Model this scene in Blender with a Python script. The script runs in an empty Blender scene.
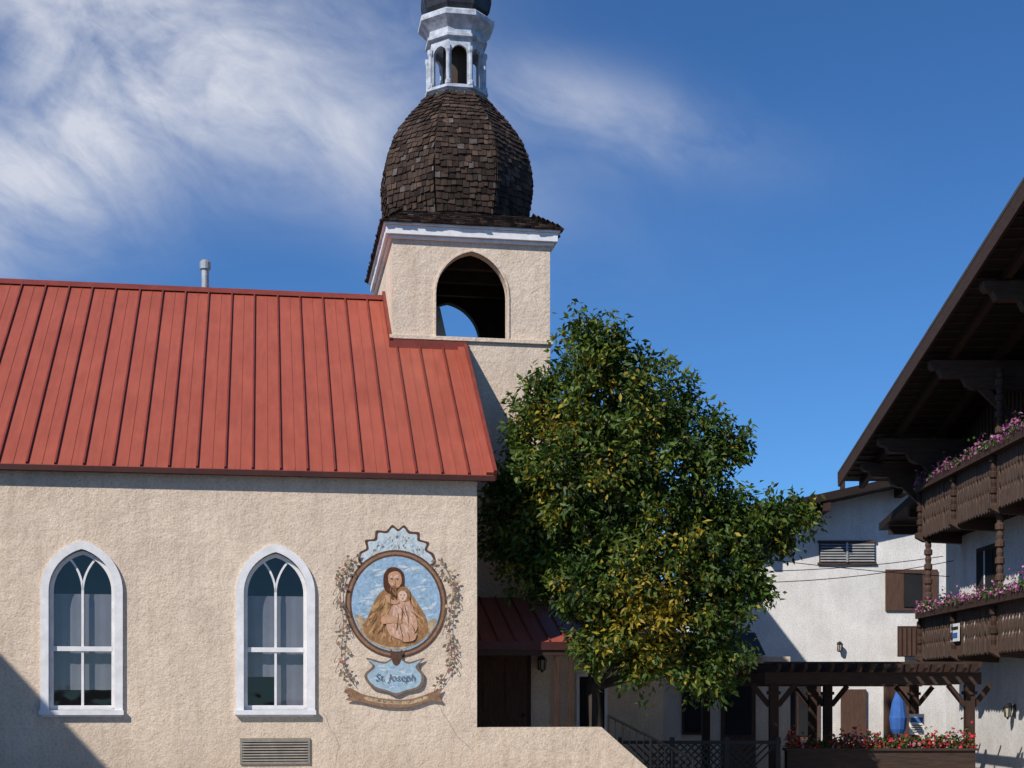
import bpy, math, random
import numpy as np
from mathutils import Vector, Matrix
random.seed(7); rng=np.random.default_rng(11)
S=bpy.context.scene
S.view_settings.view_transform='Standard'; S.view_settings.look='None'; S.view_settings.exposure=0
COL=S.collection
# ------------------------------------------------------------ materials
def newmat(name):
    m=bpy.data.materials.new(name); m.use_nodes=True
    nt=m.node_tree; b=nt.nodes['Principled BSDF']; return m,nt,b
def nz(nt,scale,detail=4,rough=.6,vec=None,mscale=None,dist=0):
    tc=nt.nodes.new('ShaderNodeTexCoord'); mp=nt.nodes.new('ShaderNodeMapping')
    nt.links.new(tc.outputs['Object'],mp.inputs[0])
    if mscale: mp.inputs['Scale'].default_value=mscale
    n=nt.nodes.new('ShaderNodeTexNoise'); n.inputs['Scale'].default_value=scale
    n.inputs['Detail'].default_value=detail; n.inputs['Roughness'].default_value=rough
    n.inputs['Distortion'].default_value=dist
    nt.links.new(mp.outputs[0],n.inputs['Vector']); return n
def ramp(nt,src,stops):
    r=nt.nodes.new('ShaderNodeValToRGB'); e=r.color_ramp.elements
    while len(e)<len(stops): e.new(.5)
    for i,(p,c) in enumerate(stops):
        e[i].position=p; e[i].color=(*c,1) if len(c)==3 else c
    nt.links.new(src,r.inputs[0]); return r
def mixc(nt,a,b,fac,mode='MIX'):
    m=nt.nodes.new('ShaderNodeMix'); m.data_type='RGBA'; m.blend_type=mode
    if isinstance(fac,(int,float)): m.inputs[0].default_value=fac
    else: nt.links.new(fac,m.inputs[0])
    for s,i in ((a,6),(b,7)):
        if isinstance(s,tuple): m.inputs[i].default_value=(*s,1)
        else: nt.links.new(s,m.inputs[i])
    return m.outputs[2]
def bump(nt,b,src,strength,dist):
    bp=nt.nodes.new('ShaderNodeBump'); bp.inputs['Strength'].default_value=strength
    bp.inputs['Distance'].default_value=dist
    nt.links.new(src,bp.inputs['Height']); nt.links.new(bp.outputs[0],b.inputs['Normal']); return bp
def stain_mat(name,c,rough=.8,var=.25,scale=3,bs=.3,bd=.01,bscale=30,mscale=None,metal=0,spec=.3):
    m,nt,b=newmat(name)
    n=nz(nt,scale,5,.65,mscale=mscale)
    lo=tuple(x*(1-var) for x in c); hi=tuple(min(1,x*(1+var)) for x in c)
    r=ramp(nt,n.outputs[0],[(.3,lo),(.7,hi)])
    nt.links.new(r.outputs[0],b.inputs['Base Color'])
    b.inputs['Roughness'].default_value=rough; b.inputs['Metallic'].default_value=metal
    b.inputs['Specular IOR Level'].default_value=spec
    if bs:
        n2=nz(nt,bscale,3,.6,mscale=mscale); bump(nt,b,n2.outputs[0],bs,bd)
    return m
def stucco_mat(name,c,streak=.5,bs=.6,bd=.032):
    m,nt,b=newmat(name)
    n=nz(nt,1.1,6,.7); r=ramp(nt,n.outputs[0],[(.3,tuple(x*.84 for x in c)),(.7,tuple(min(1,x*1.08) for x in c))])
    st=nz(nt,2.2,5,.65,mscale=(3.2,3.2,.35))
    rs=ramp(nt,st.outputs[0],[(.42,(1,1,1)),(.75,(.76,.71,.66))])
    o=mixc(nt,r.outputs[0],rs.outputs[0],streak,'MULTIPLY')
    fine=nz(nt,24,4,.75); rf=ramp(nt,fine.outputs[0],[(.33,(.70,.68,.66)),(.52,(1.03,1.03,1.03))])
    o=mixc(nt,o,rf.outputs[0],.85,'MULTIPLY')
    tc=nt.nodes.new('ShaderNodeTexCoord'); sp=nt.nodes.new('ShaderNodeSeparateXYZ'); nt.links.new(tc.outputs['Object'],sp.inputs[0])
    mr=nt.nodes.new('ShaderNodeMapRange'); nt.links.new(sp.outputs[2],mr.inputs[0])
    mr.inputs[1].default_value=0; mr.inputs[2].default_value=1.6; mr.inputs[3].default_value=.5; mr.inputs[4].default_value=0
    o=mixc(nt,o,(.66,.6,.52),mr.outputs[0],'MULTIPLY')
    nt.links.new(o,b.inputs['Base Color']); b.inputs['Roughness'].default_value=.93; b.inputs['Specular IOR Level'].default_value=.15
    big=nz(nt,7,2,.55); sm=nz(nt,36,3,.7)
    ad=nt.nodes.new('ShaderNodeMath'); ad.operation='MULTIPLY_ADD'; ad.inputs[1].default_value=.65
    nt.links.new(sm.outputs[0],ad.inputs[0]); nt.links.new(big.outputs[0],ad.inputs[2])
    bump(nt,b,ad.outputs[0],bs,bd)
    return m
def wood_mat(name,c,var=.4,ms=(14,14,1.2),rough=.75):
    m,nt,b=newmat(name)
    n=nz(nt,3,4,.7,mscale=ms,dist=.4)
    r=ramp(nt,n.outputs[0],[(.3,tuple(x*(1-var) for x in c)),(.7,tuple(x*(1+var) for x in c))])
    nt.links.new(r.outputs[0],b.inputs['Base Color']); b.inputs['Roughness'].default_value=rough
    b.inputs['Specular IOR Level'].default_value=.25
    bump(nt,b,n.outputs[0],.4,.01); return m
def attr_mat(name,rough=.85,transl=0,spec=.2):
    m,nt,b=newmat(name)
    a=nt.nodes.new('ShaderNodeAttribute'); a.attribute_name='Col'
    nt.links.new(a.outputs['Color'],b.inputs['Base Color']); b.inputs['Roughness'].default_value=rough
    b.inputs['Specular IOR Level'].default_value=spec
    if transl:
        t=nt.nodes.new('ShaderNodeBsdfTranslucent'); nt.links.new(a.outputs['Color'],t.inputs[0])
        mx=nt.nodes.new('ShaderNodeMixShader'); mx.inputs[0].default_value=transl
        nt.links.new(b.outputs[0],mx.inputs[1]); nt.links.new(t.outputs[0],mx.inputs[2])
        nt.links.new(mx.outputs[0],nt.nodes['Material Output'].inputs[0])
    else:
        n=nz(nt,9,4,.7,mscale=(1,1,.3)); r=ramp(nt,n.outputs[0],[(.3,(.55,.55,.55)),(.7,(1.25,1.25,1.25))])
        o=mixc(nt,a.outputs['Color'],r.outputs[0],1,'MULTIPLY'); nt.links.new(o,b.inputs['Base Color'])
    return m
def glass_mat(name,tint=(.62,.64,.66)):
    m=bpy.data.materials.new(name); m.use_nodes=True; nt=m.node_tree; nt.nodes.remove(nt.nodes['Principled BSDF'])
    tr=nt.nodes.new('ShaderNodeBsdfTransparent'); tr.inputs[0].default_value=(*tint,1)
    gl=nt.nodes.new('ShaderNodeBsdfGlossy'); gl.inputs['Roughness'].default_value=.03; gl.inputs[0].default_value=(.85,.8,.78,1)
    lw=nt.nodes.new('ShaderNodeFresnel'); lw.inputs[0].default_value=1.55
    n=nz(nt,1.8,2,.5); bp=nt.nodes.new('ShaderNodeBump'); bp.inputs['Strength'].default_value=.25; bp.inputs['Distance'].default_value=.02
    nt.links.new(n.outputs[0],bp.inputs['Height']); nt.links.new(bp.outputs[0],gl.inputs['Normal'])
    ma=nt.nodes.new('ShaderNodeMath'); ma.operation='ADD'; ma.inputs[1].default_value=.02; nt.links.new(lw.outputs[0],ma.inputs[0])
    mx=nt.nodes.new('ShaderNodeMixShader'); nt.links.new(ma.outputs[0],mx.inputs[0])
    nt.links.new(tr.outputs[0],mx.inputs[1]); nt.links.new(gl.outputs[0],mx.inputs[2])
    nt.links.new(mx.outputs[0],nt.nodes['Material Output'].inputs[0]); return m

M={}
M['stucco']=stucco_mat('stucco_cream',(.76,.63,.50),.55)
M['stucco_w']=stucco_mat('stucco_white',(.76,.75,.73),.35,.25,.012)
M['white']=stain_mat('white_paint',(.76,.76,.77),.5,.12,6,.15,.004,40)
M['lant']=stain_mat('weathered_white_paint',(.44,.48,.54),.6,.4,7,.3,.01,30)
def redmetal():
    m,nt,b=newmat('red_metal')
    n=nz(nt,1.0,4,.6); r=ramp(nt,n.outputs[0],[(.3,(.33,.076,.045)),(.7,(.39,.096,.058))])
    n2=nz(nt,2.5,5,.7,mscale=(4,.5,.5)); r2=ramp(nt,n2.outputs[0],[(.35,(.84,.84,.84)),(.65,(1.06,1.06,1.06))])
    o=mixc(nt,r.outputs[0],r2.outputs[0],.8,'MULTIPLY')
    nt.links.new(o,b.inputs['Base Color']); b.inputs['Roughness'].default_value=.45; b.inputs['Specular IOR Level'].default_value=.4
    bump(nt,b,n.outputs[0],.2,.03); return m
M['red']=redmetal()
M['redseam']=stain_mat('red_metal_seam',(.20,.042,.028),.5,.2,4,0)
M['dkred']=stain_mat('dark_red_trim',(.06,.018,.015),.6,.2,4,0)
M['wood']=wood_mat('dark_timber',(.045,.024,.017))
M['woodh']=wood_mat('dark_timber_h',(.050,.028,.020),ms=(14,1.2,14))
M['woodx']=wood_mat('dark_timber_x',(.050,.031,.024),ms=(1.2,14,14))
M['beam']=wood_mat('carved_beam',(.075,.046,.034),ms=(1.2,14,14))
M['bal']=wood_mat('balcony_board',(.090,.058,.043),.65)
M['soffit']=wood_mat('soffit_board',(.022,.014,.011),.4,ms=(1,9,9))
M['door']=wood_mat('door_wood',(.09,.05,.035))
M['shed']=attr_mat('cedar_shingle')
M['shaft']=stain_mat('dark_interior',(.05,.034,.024),.9,.3)
M['blind']=stain_mat('window_blind',(.40,.40,.45),.9,.1,2,0)
M['dark']=stain_mat('dark_room',(.015,.016,.018),.9,.3,1,0)
M['glass']=glass_mat('window_glass')
M['slate']=stain_mat('dark_metal_dome',(.04,.042,.05),.45,.4,6,.2,.01,20,metal=.3)
M['grey']=stain_mat('galvanised',(.42,.43,.44),.45,.2,6,0,metal=.5)
M['vent']=stain_mat('vent_paint',(.27,.24,.20),.6,.2,6,0)
M['black']=stain_mat('black_iron',(.012,.012,.012),.5,.2,6,0)
M['asph']=stain_mat('asphalt',(.05,.05,.052),.9,.3,2,.4,.01,60)
M['conc']=stain_mat('concrete',(.32,.31,.29),.9,.2,2,.3,.01,40)
M['brown']=stain_mat('roof_brown',(.06,.05,.045),.8,.3,4,.3,.02,30)
M['crackm']=stain_mat('crack_shade',(.30,.24,.18),.9,.4,6,0)
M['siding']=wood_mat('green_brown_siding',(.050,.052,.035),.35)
M['blue']=stain_mat('blue_cloth',(.04,.13,.42),.8,.2,4,0)
M['bark']=stain_mat('bark',(.055,.042,.032),.95,.45,6,.8,.03,14,mscale=(1,1,.3))
M['leaf']=attr_mat('leaf',.5,.3,.3)
M['flower']=attr_mat('flower',.7,.25)
# ------------------------------------------------------------ mesh builder
class MB:
    def __init__(s,mats): s.v=[];s.f=[];s.m=[];s.mats=mats;s.M=None;s.c=None;s.cc=[]
    def add(s,vs,fs,mi=0):
        o=len(s.v)
        for p in vs:
            p=Vector(p)
            if s.M is not None: p=s.M@p
            s.v.append(tuple(p))
            s.cc.append(s.c if s.c else (1,1,1,1))
        for f in fs: s.f.append(tuple(i+o for i in f)); s.m.append(mi)
    def box(s,x0,x1,y0,y1,z0,z1,mi=0):
        vs=[(x,y,z) for z in (z0,z1) for y in (y0,y1) for x in (x0,x1)]
        s.add(vs,[(0,2,3,1),(4,5,7,6),(0,1,5,4),(1,3,7,5),(3,2,6,7),(2,0,4,6)],mi)
    def beam(s,p,q,w,h,mi=0,up=(0,0,1)):
        p=Vector(p);q=Vector(q);d=(q-p).normalized();u=Vector(up)
        r=d.cross(u)
        if r.length<1e-4: r=d.cross(Vector((1,0,0)))
        r.normalize(); u=r.cross(d)
        vs=[]
        for e in (p,q):
            for a,b in ((-1,-1),(1,-1),(1,1),(-1,1)): vs.append(e+r*a*w/2+u*b*h/2)
        s.add(vs,[(3,2,1,0),(4,5,6,7),(0,1,5,4),(1,2,6,5),(2,3,7,6),(3,0,4,7)],mi)
    def prism(s,poly,axis,a,b,mi=0):
        n=len(poly)
        def P(p,t):
            return {'x':(t,p[0],p[1]),'y':(p[0],t,p[1]),'z':(p[0],p[1],t)}[axis]
        vs=[P(p,a) for p in poly]+[P(p,b) for p in poly]
        fs=[tuple(range(n)),tuple(range(2*n-1,n-1,-1))]+[(i,(i+1)%n,n+(i+1)%n,n+i) for i in range(n)]
        s.add(vs,fs,mi)
    def lathe(s,prof,n,cx=0,cy=0,rot=0,mi=0,cap=True):
        vs=[];fs=[]
        for r,z in prof:
            for k in range(n):
                a=rot+2*math.pi*k/n; vs.append((cx+r*math.cos(a),cy+r*math.sin(a),z))
        for j in range(len(prof)-1):
            for k in range(n):
                k2=(k+1)%n; fs.append((j*n+k,j*n+k2,(j+1)*n+k2,(j+1)*n+k))
        if cap: fs.append(tuple(range(n-1,-1,-1))); L=(len(prof)-1)*n; fs.append(tuple(range(L,L+n)))
        s.add(vs,fs,mi)
    def tube(s,pts,rad,n=8,mi=0):
        vs=[];fs=[]
        for i,p in enumerate(pts):
            p=Vector(p); a=Vector(pts[max(0,i-1)]); b=Vector(pts[min(len(pts)-1,i+1)])
            d=(b-a).normalized(); r=d.cross(Vector((.3,.9,.1))).normalized(); u=r.cross(d)
            for k in range(n):
                t=2*math.pi*k/n; vs.append(p+(r*math.cos(t)+u*math.sin(t))*rad[i])
        for j in range(len(pts)-1):
            for k in range(n):
                k2=(k+1)%n; fs.append((j*n+k,j*n+k2,(j+1)*n+k2,(j+1)*n+k))
        s.add(vs,fs,mi)
    def obj(s,name,parent=None,smooth=False,bevel=0):
        me=bpy.data.meshes.new(name); me.from_pydata(s.v,[],s.f)
        for m in s.mats: me.materials.append(M[m])
        me.polygons.foreach_set('material_index',s.m)
        if s.c:
            ca=me.color_attributes.new('Col','FLOAT_COLOR','POINT'); ca.data.foreach_set('color',np.array(s.cc,dtype=np.float32).ravel())
        if smooth: me.polygons.foreach_set('use_smooth',[True]*len(me.polygons))
        me.update(); o=bpy.data.objects.new(name,me); COL.objects.link(o)
        if parent: o.parent=parent
        if bevel:
            b=o.modifiers.new('bev','BEVEL'); b.width=bevel; b.segments=2; b.limit_method='ANGLE'
        return o
def empty(name,loc=(0,0,0),rz=0,parent=None):
    e=bpy.data.objects.new(name,None); e.location=loc; e.rotation_euler=(0,0,rz); COL.objects.link(e)
    if parent: e.parent=parent
    return e
def arcpts(cx,hw,spring,rise,n=12):
    R=(hw*hw+rise*rise)/(2*hw); c=cx-hw+R; th=math.acos((R-hw)/R)
    L=[(c+R*math.cos(math.pi-th*i/n),spring+R*math.sin(math.pi-th*i/n)) for i in range(n+1)]
    return L+[(2*cx-x,z) for x,z in reversed(L[:-1])]
def arch_wall(mb,x0,x1,z0,z1,ops,yf,yb,mi=0,mr=None,mback=None):
    if mr is None: mr=mi
    if mback is None: mback=mi
    def Q(xa,za,xb,zb,xc,zc,xd,zd):
        for y in (yf,yb): mb.add([(xa,y,za),(xb,y,zb),(xc,y,zc),(xd,y,zd)],[(0,1,2,3)],mi if y==yf else mback)
    x=x0
    for cx,hw,sill,spring,rise in sorted(ops):
        Q(x,z0,cx-hw,z0,cx-hw,z1,x,z1)
        if sill>z0: Q(cx-hw,z0,cx+hw,z0,cx+hw,sill,cx-hw,sill)
        A=arcpts(cx,hw,spring,rise)
        for (xa,za),(xb,zb) in zip(A[:-1],A[1:]): Q(xa,za,xb,zb,xb,z1,xa,z1)
        P=[(cx-hw,sill)]+A+[(cx+hw,sill),(cx-hw,sill)]
        for (xa,za),(xb,zb) in zip(P[:-1],P[1:]): mb.add([(xa,yf,za),(xb,yf,zb),(xb,yb,zb),(xa,yb,za)],[(0,1,2,3)],mr)
        x=cx+hw
    Q(x,z0,x1,z0,x1,z1,x,z1)
    for xa in (x0,x1): mb.add([(xa,yf,z0),(xa,yb,z0),(xa,yb,z1),(xa,yf,z1)],[(0,1,2,3)],mi)
    mb.add([(x0,yf,z1),(x1,yf,z1),(x1,yb,z1),(x0,yb,z1)],[(0,1,2,3)],mi)
def arch_ring(mb,cx,hw,sill,spring,rise,t,y0,y1,mi=0):
    R=(hw*hw+rise*rise)/(2*hw); ro=math.sqrt((R+t)**2-(R-hw)**2)
    I=[(cx-hw,sill)]+arcpts(cx,hw,spring,rise)+[(cx+hw,sill)]
    O=[(cx-hw-t,sill)]+arcpts(cx,hw+t,spring,ro)+[(cx+hw+t,sill)]
    for i in range(len(I)-1):
        a,b,c,d=I[i],I[i+1],O[i+1],O[i]
        vs=[(p[0],y,p[1]) for y in (y0,y1) for p in (a,b,c,d)]
        fs=[(0,1,2,3),(7,6,5,4),(0,4,5,1),(2,6,7,3)]
        if i==0: fs.append((0,3,7,4))
        if i==len(I)-2: fs.append((1,5,6,2))
        mb.add(vs,fs,mi)
# ------------------------------------------------------------ CHURCH (local: x along wall, y depth)
A=math.radians(9.4)
CH=empty('church',(-.537,23,0),A)
ST=.78; OH=.15; ZE=5.13; L=4.87; ZR=ZE+ST*(L+OH)+.07
ST=(ZR-ZE)/(L+OH)
def zr(w): return ZE+ST*(w+OH) if w<=L else ZR-ST*(w-L)
wins=[(-3.05-2.81*k,.47,1.55,3.30,.617) for k in range(4)]
X0=-16.
mb=MB(['stucco'])
arch_wall(mb,X0,0,0,ZE+ST*OH-.1,wins,0,.28)
for x in (0,X0):
    s=-.28 if x==0 else .28
    mb.prism([(.28,0),(2*L,0),(2*L,ZE),(L,ZR-.14),(.28,zr(.28)-.12)],'x',x-.002*(x==0),x+s,0)
mb.box(X0+.28,-.28,2*L-.28,2*L-.004,0,ZE)
mb.obj('nave_wall',CH)
# roof
mb=MB(['red','redseam','dkred'])
XR=.256; XL=X0-.3; T=.07
TW0,TW1=-1.02,1.77; TF,TB=3.29,6.89
def slab(xa,xb,wa,wb):
    za,zb=zr(wa),zr(wb)
    mb.add([(xa,wa,za),(xb,wa,za),(xb,wb,zb),(xa,wb,zb),(xa,wa,za-T),(xb,wa,za-T),(xb,wb,zb-T),(xa,wb,zb-T)],
      [(0,1,2,3),(7,6,5,4),(0,4,5,1),(1,5,6,2),(2,6,7,3),(3,7,4,0)],0)
slab(XL,XR,-OH,TF-.001); slab(XL,TW0-.002,TF,L); slab(XL,TW0-.002,L,TB); slab(XL,XR,TB+.002,2*L+OH)
def seam(x,wa,wb,h=.04,w=.026,mi=1):
    za,zb=zr(wa),zr(wb)
    mb.beam((x,wa,za+h*.5),(x,wb,zb+h*.5),w,h,mi,up=(0,-.6,.8))
x=XR-.40
while x>XL+.1:
    jx=random.uniform(-.008,.008)
    seam(x+jx,-OH-.01,L if x<TW0-.05 else TF)
    seam(x+.21,-OH,L if x+.21<TW0-.05 else TF,.008,.016,0)
    x-=.405
mb.beam((XR,-OH-.02,zr(-OH)+.0),(XR,TF-.01,zr(TF)+.0),.05,.17,1,up=(0,-.6,.8))
mb.beam((XR-.07,-OH-.015,zr(-OH)+.02),(XR-.07,TF-.01,zr(TF)+.02),.13,.05,0,up=(0,-.6,.8))
mb.add([(XL,L-.16,ZR-.085),(TW0-.01,L-.16,ZR-.085),(TW0-.01,L,ZR+.045),(XL,L,ZR+.045),(XL,L+.16,ZR-.085),(TW0-.01,L+.16,ZR-.085)],[(0,1,2,3),(3,2,5,4)],1)
mb.box(XL,XR,-OH-.02,-OH+.03,ZE-.09,ZE-.012,2)
mb.box(XL,XR-.03,-OH+.03,-.002,ZE-.08,ZE-.06,2)
mb.box(TW0-.06,XR+.02,TF-.06,TF-.004,zr(TF)-.12,zr(TF)+.10,1)
mb.beam((TW0-.03,TF-.05,zr(TF)+.06),(TW0-.03,L,ZR+.06),.05,.12,1,up=(0,-.6,.8))
mb.obj('nave_roof',CH)
# windows
for i,(cx,hw,sill,spring,rise) in enumerate(wins):
    mb=MB(['white','glass','blind','dark'])
    arch_ring(mb,cx,hw,sill,spring,rise,.115,-.05,.06)
    arch_ring(mb,cx,hw-.055,sill+.03,spring,rise-.072,.054,.05,.12)
    mb.box(cx-.60,cx+.60,-.09,.06,sill-.07,sill+.0)
    mb.box(cx-.57,cx+.57,-.04,-.002,sill-.10,sill-.072)
    mb.box(cx-hw+.001,cx+hw-.001,.055,.125,sill+.002,sill+.07)
    mb.box(cx-hw+.05,cx+hw-.05,.045,.115,2.42,2.49)
    mb.box(cx-.018,cx+.018,.062,.108,sill+.07,2.42)
    mb.box(cx-.018,cx+.018,.066,.112,2.49,spring+.02)
    R=.72
    for sg in (-1,1):
        pts=[]
        for k in range(9):
            t=k/8*.80
            pts.append((cx+sg*(R-R*math.cos(t)),.09,spring+R*math.sin(t)))
        pts=[p for p in pts if abs(p[0]-cx)<hw-.05]
        for p,q in zip(pts[:-1],pts[1:]): mb.beam(p,q,.03,.03,0,up=(0,1,0))
    G=[(cx-hw+.03,sill+.03)]+arcpts(cx,hw-.03,spring,rise-.04)+[(cx+hw-.03,sill+.03)]
    mb.add([(p[0],.10,p[1]) for p in G],[tuple(range(len(G)))],1)
    for sg,lo in ((-1,2.05 if i==0 else 1.85),(1,1.62 if i==0 else 1.85)):
        xa,xb=(cx-.46,cx-.015) if sg<0 else (cx+.015,cx+.46)
        n=6
        for k in range(n):
            x1_=xa+(xb-xa)*k/n; x2=xa+(xb-xa)*(k+1)/n
            d0,d1=(.003,-.003) if k%2 else (-.003,.003)
            mb.add([(x1_,.19+d0,lo),(x2,.19+d1,lo),(x2,.19+d1,3.27),(x1_,.19+d0,3.27)],[(0,1,2,3)],2)
    mb.box(cx-.6,cx+.6,.5,.52,1.3,4.1,3)
    mb.obj('arched_window',CH)
# hairline cracks in the render coat
mb=MB(['crackm'])
def crack(pts,w=.005):
    P_=[]
    for (a,b) in zip(pts[:-1],pts[1:]):
        for t in range(6):
            f=t/6; P_.append((a[0]+(b[0]-a[0])*f+random.uniform(-.02,.02),a[1]+(b[1]-a[1])*f+random.uniform(-.02,.02)))
    for (a,b),(c,d) in zip(P_[:-1],P_[1:]): mb.add([(a,-.003,b),(a+w,-.003,b+w),(c+w,-.003,d+w),(c,-.003,d)],[(0,1,2,3)],0)
crack([(-.62,1.65),(-.35,1.2),(-.02,.85)]); crack([(-2.35,1.5),(-2.1,1.0),(-2.2,.4)],.004)
mb.obj('render_crack',CH)
# tower
mb=MB(['stucco','shaft','white'])
TC=(TW0+TW1)/2; TD=(TF+TB)/2
mb.box(TW0,TW1,TF,TB,0,7.98)
op=[(TC,.63,8.05,8.80,.76)]
arch_wall(mb,TW0,TW1,8.05,9.80,op,TF,TF+.22,0,0,1)
arch_wall(mb,TW0,TW1,8.05,9.80,op,TB,TB-.22,0,1,1)
TDH=(TB-TF)/2
for xb in (TW0,TW1):
    mb.M=Matrix.Translation((xb,TD,0))@Matrix.Rotation(math.pi/2,4,'Z')
    if xb==TW0: arch_wall(mb,-TDH+.222,TDH-.222,8.05,9.80,[],0.001,-.22,0,1,1)
    else: arch_wall(mb,-TDH+.222,TDH-.222,8.05,9.80,[],-.001,.22,0,1,1)
    mb.M=None
mb.box(TW0+.05,TW1-.05,TF+.05,TB-.05,9.70,9.79,1)
for y in (TF+.9,TD,TB-.9): mb.box(TW0+.23,TW1-.23,y-.06,y+.06,9.5,9.69,1)
mb.obj('tower_wall',CH)
mb=MB(['white','stucco'])
mb.box(TW0-.05,TW1+.05,TF-.05,TB+.05,7.98,8.05,1)
mb.box(TW0-.06,TW1+.06,TF-.06,TB+.06,9.72,9.775)
mb.box(TW0-.12,TW1+.12,TF-.12,TB+.12,9.777,9.93)
mb.box(TW0-.16,TW1+.16,TF-.16,TB+.16,9.932,9.97)
arch_ring(mb,TC,.63,8.052,8.80,.76,.04,TF-.02,TF+.06,1)
mb.obj('tower_cornice',CH,bevel=.006)
# shingles
def shingle(mb,p,rt,up,nrm,w,h):
    t=.022; p=Vector(p)
    k=random.random(); base=(.052,.034,.026) if k<.58 else ((.095,.060,.045) if k<.80 else ((.115,.098,.09) if k<.85 else (.030,.020,.016)))
    f=random.uniform(.6,1.3); mb.c=(base[0]*f,base[1]*f,base[2]*f,1)
    j=random.uniform(-.03,.015)
    a=p-rt*w/2+up*j+nrm*(t*1.6); b=p+rt*w/2+up*(j+random.uniform(-.01,.01))+nrm*(t*1.6*random.uniform(.7,1.6)); c=p+rt*w/2+up*h+nrm*.004; d=p-rt*w/2+up*h+nrm*.004
    mb.add([a,b,c,d,a-nrm*t*1.6,b-nrm*t*1.6],[(0,1,2,3),(4,5,1,0),(1,5,2),(0,3,4)],0)
mb=MB(['shed']); mb.c=(.03,.02,.016,1)
TX=TC-.05
prof=[(1.27,10.22),(1.34,10.48),(1.40,10.75),(1.44,11.02),(1.45,11.25),(1.43,11.48),(1.37,11.72),(1.27,11.97),(1.13,12.22),(.95,12.45),(.77,12.66),(.66,12.80)]
mb.lathe([(r-.02,z) for r,z in prof],8,TX,TD,math.pi/8)
def prof_at(s):
    acc=0
    for (r0,z0),(r1,z1) in zip(prof[:-1],prof[1:]):
        l=math.hypot(r1-r0,z1-z0)
        if acc+l>=s:
            t=(s-acc)/l; return r0+(r1-r0)*t,z0+(z1-z0)*t,(r1-r0)/l,(z1-z0)/l
        acc+=l
    return None
ap=math.cos(math.pi/8)
s_=0.02
while True:
    q=prof_at(s_)
    if not q: break
    r,z,dr,dz=q
    for f in range(8):
        th=math.pi/4*f; n=Vector((math.cos(th),math.sin(th),0)); tg=Vector((-math.sin(th),math.cos(th),0))
        up=(n*dr*ap+Vector((0,0,dz))).normalized(); nr=tg.cross(up).normalized()
        if nr.dot(n)<0: nr=-nr
        fw=2*r*math.sin(math.pi/8); x=-fw/2
        while x<fw/2-.02:
            w=min(random.uniform(.07,.16),fw/2-x)
            c=Vector((TX,TD,z))+n*r*ap+tg*(x+w/2)
            shingle(mb,c,tg,up,nr,w*.92,.17); x+=w
    s_+=.11
lo=(TW0-.19,TW1+.19,TF-.19,TB+.19,9.972); hi=(TC-1.2,TC+1.2,TD-1.3,TD+1.3,10.38)
mb.c=(.05,.037,.03,1)
lv=[(lo[0],lo[2],lo[4]),(lo[1],lo[2],lo[4]),(lo[1],lo[3],lo[4]),(lo[0],lo[3],lo[4])]
hv=[(hi[0],hi[2],hi[4]),(hi[1],hi[2],hi[4]),(hi[1],hi[3],hi[4]),(hi[0],hi[3],hi[4])]
mb.add(lv+hv,[(0,1,5,4),(1,2,6,5),(2,3,7,6),(3,0,4,7),(4,5,6,7),(3,2,1,0)],0)
for e in range(4):
    a,b,c,d=Vector(lv[e]),Vector(lv[(e+1)%4]),Vector(hv[(e+1)%4]),Vector(hv[e])
    rows=6
    for k in range(rows):
        t=k/rows; p=a.lerp(d,t); q=b.lerp(c,t); W=(q-p).length; tg=(q-p).normalized()
        mid1=(a+b)/2; mid2=(c+d)/2; up=(mid2-mid1); up=(up-tg*up.dot(tg)).normalized(); nr=tg.cross(up)
        x=0
        while x<W-.02:
            w=min(random.uniform(.08,.16),W-x); shingle(mb,p+tg*(x+w/2),tg,up,nr,w*.94,.15); x+=w
mb.obj('shingle_onion_dome',CH)
# lantern
mb=MB(['lant','shaft','slate'])
r8=math.pi/8
mb.lathe([(.66,12.74),(.66,12.80),(.58,12.84),(.56,12.92),(.62,12.95),(.62,13.0),(.57,13.02)],8,TX,TD,r8)
Rl=.53; fw=2*Rl*math.sin(r8)
for f in range(8):
    th=math.pi/4*f
    mb.M=Matrix.Translation((TX,TD,0))@Matrix.Rotation(th+math.pi/2,4,'Z')
    arch_wall(mb,-fw/2,fw/2,13.02,13.88,[(0,fw/2-.055,13.04,13.60,.16)],-Rl*ap,-Rl*ap+.06)
    mb.M=Matrix.Translation((TX,TD,0))@Matrix.Rotation(th+r8,4,'Z')
    mb.lathe([(.06,13.02),(.06,13.08),(.038,13.11),(.038,13.60),(.06,13.65),(.06,13.72)],8,Rl+.015,0,0)
mb.M=None
mb.lathe([(.54,13.88),(.60,13.90),(.60,13.95),(.56,13.97),(.56,14.07),(.66,14.17),(.74,14.24),(.74,14.32),(.70,14.36),(.60,14.40)],8,TX,TD,r8)
mb.lathe([(.24,13.02),(.24,13.87)],8,TX,TD,0,1)
mb.lathe([(.56,14.40),(.63,14.50),(.67,14.68),(.66,14.85),(.58,15.1),(.42,15.35),(.25,15.55),(.14,15.75),(.08,16.0),(.05,16.3),(.035,16.6)],8,TX,TD,r8,2)
for k in range(8):
    a=r8+k*math.pi/4
    P_=[(.56,14.40),(.63,14.50),(.67,14.68),(.66,14.85),(.58,15.1),(.42,15.35)]
    mb.tube([(TX+r*math.cos(a),TD+r*math.sin(a),z) for r,z in P_],[.018]*6,5,2)
mb.lathe([(.02,16.55),(.12,16.66),(.14,16.76),(.10,16.87),(.02,16.93)],12,TX,TD,0,2)
mb.box(TX-.025,TX+.025,TD-.025,TD+.025,16.9,17.7,2); mb.box(TX-.22,TX+.22,TD-.02,TD+.02,17.35,17.41,2)
mb.obj('bell_lantern',CH)
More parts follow.
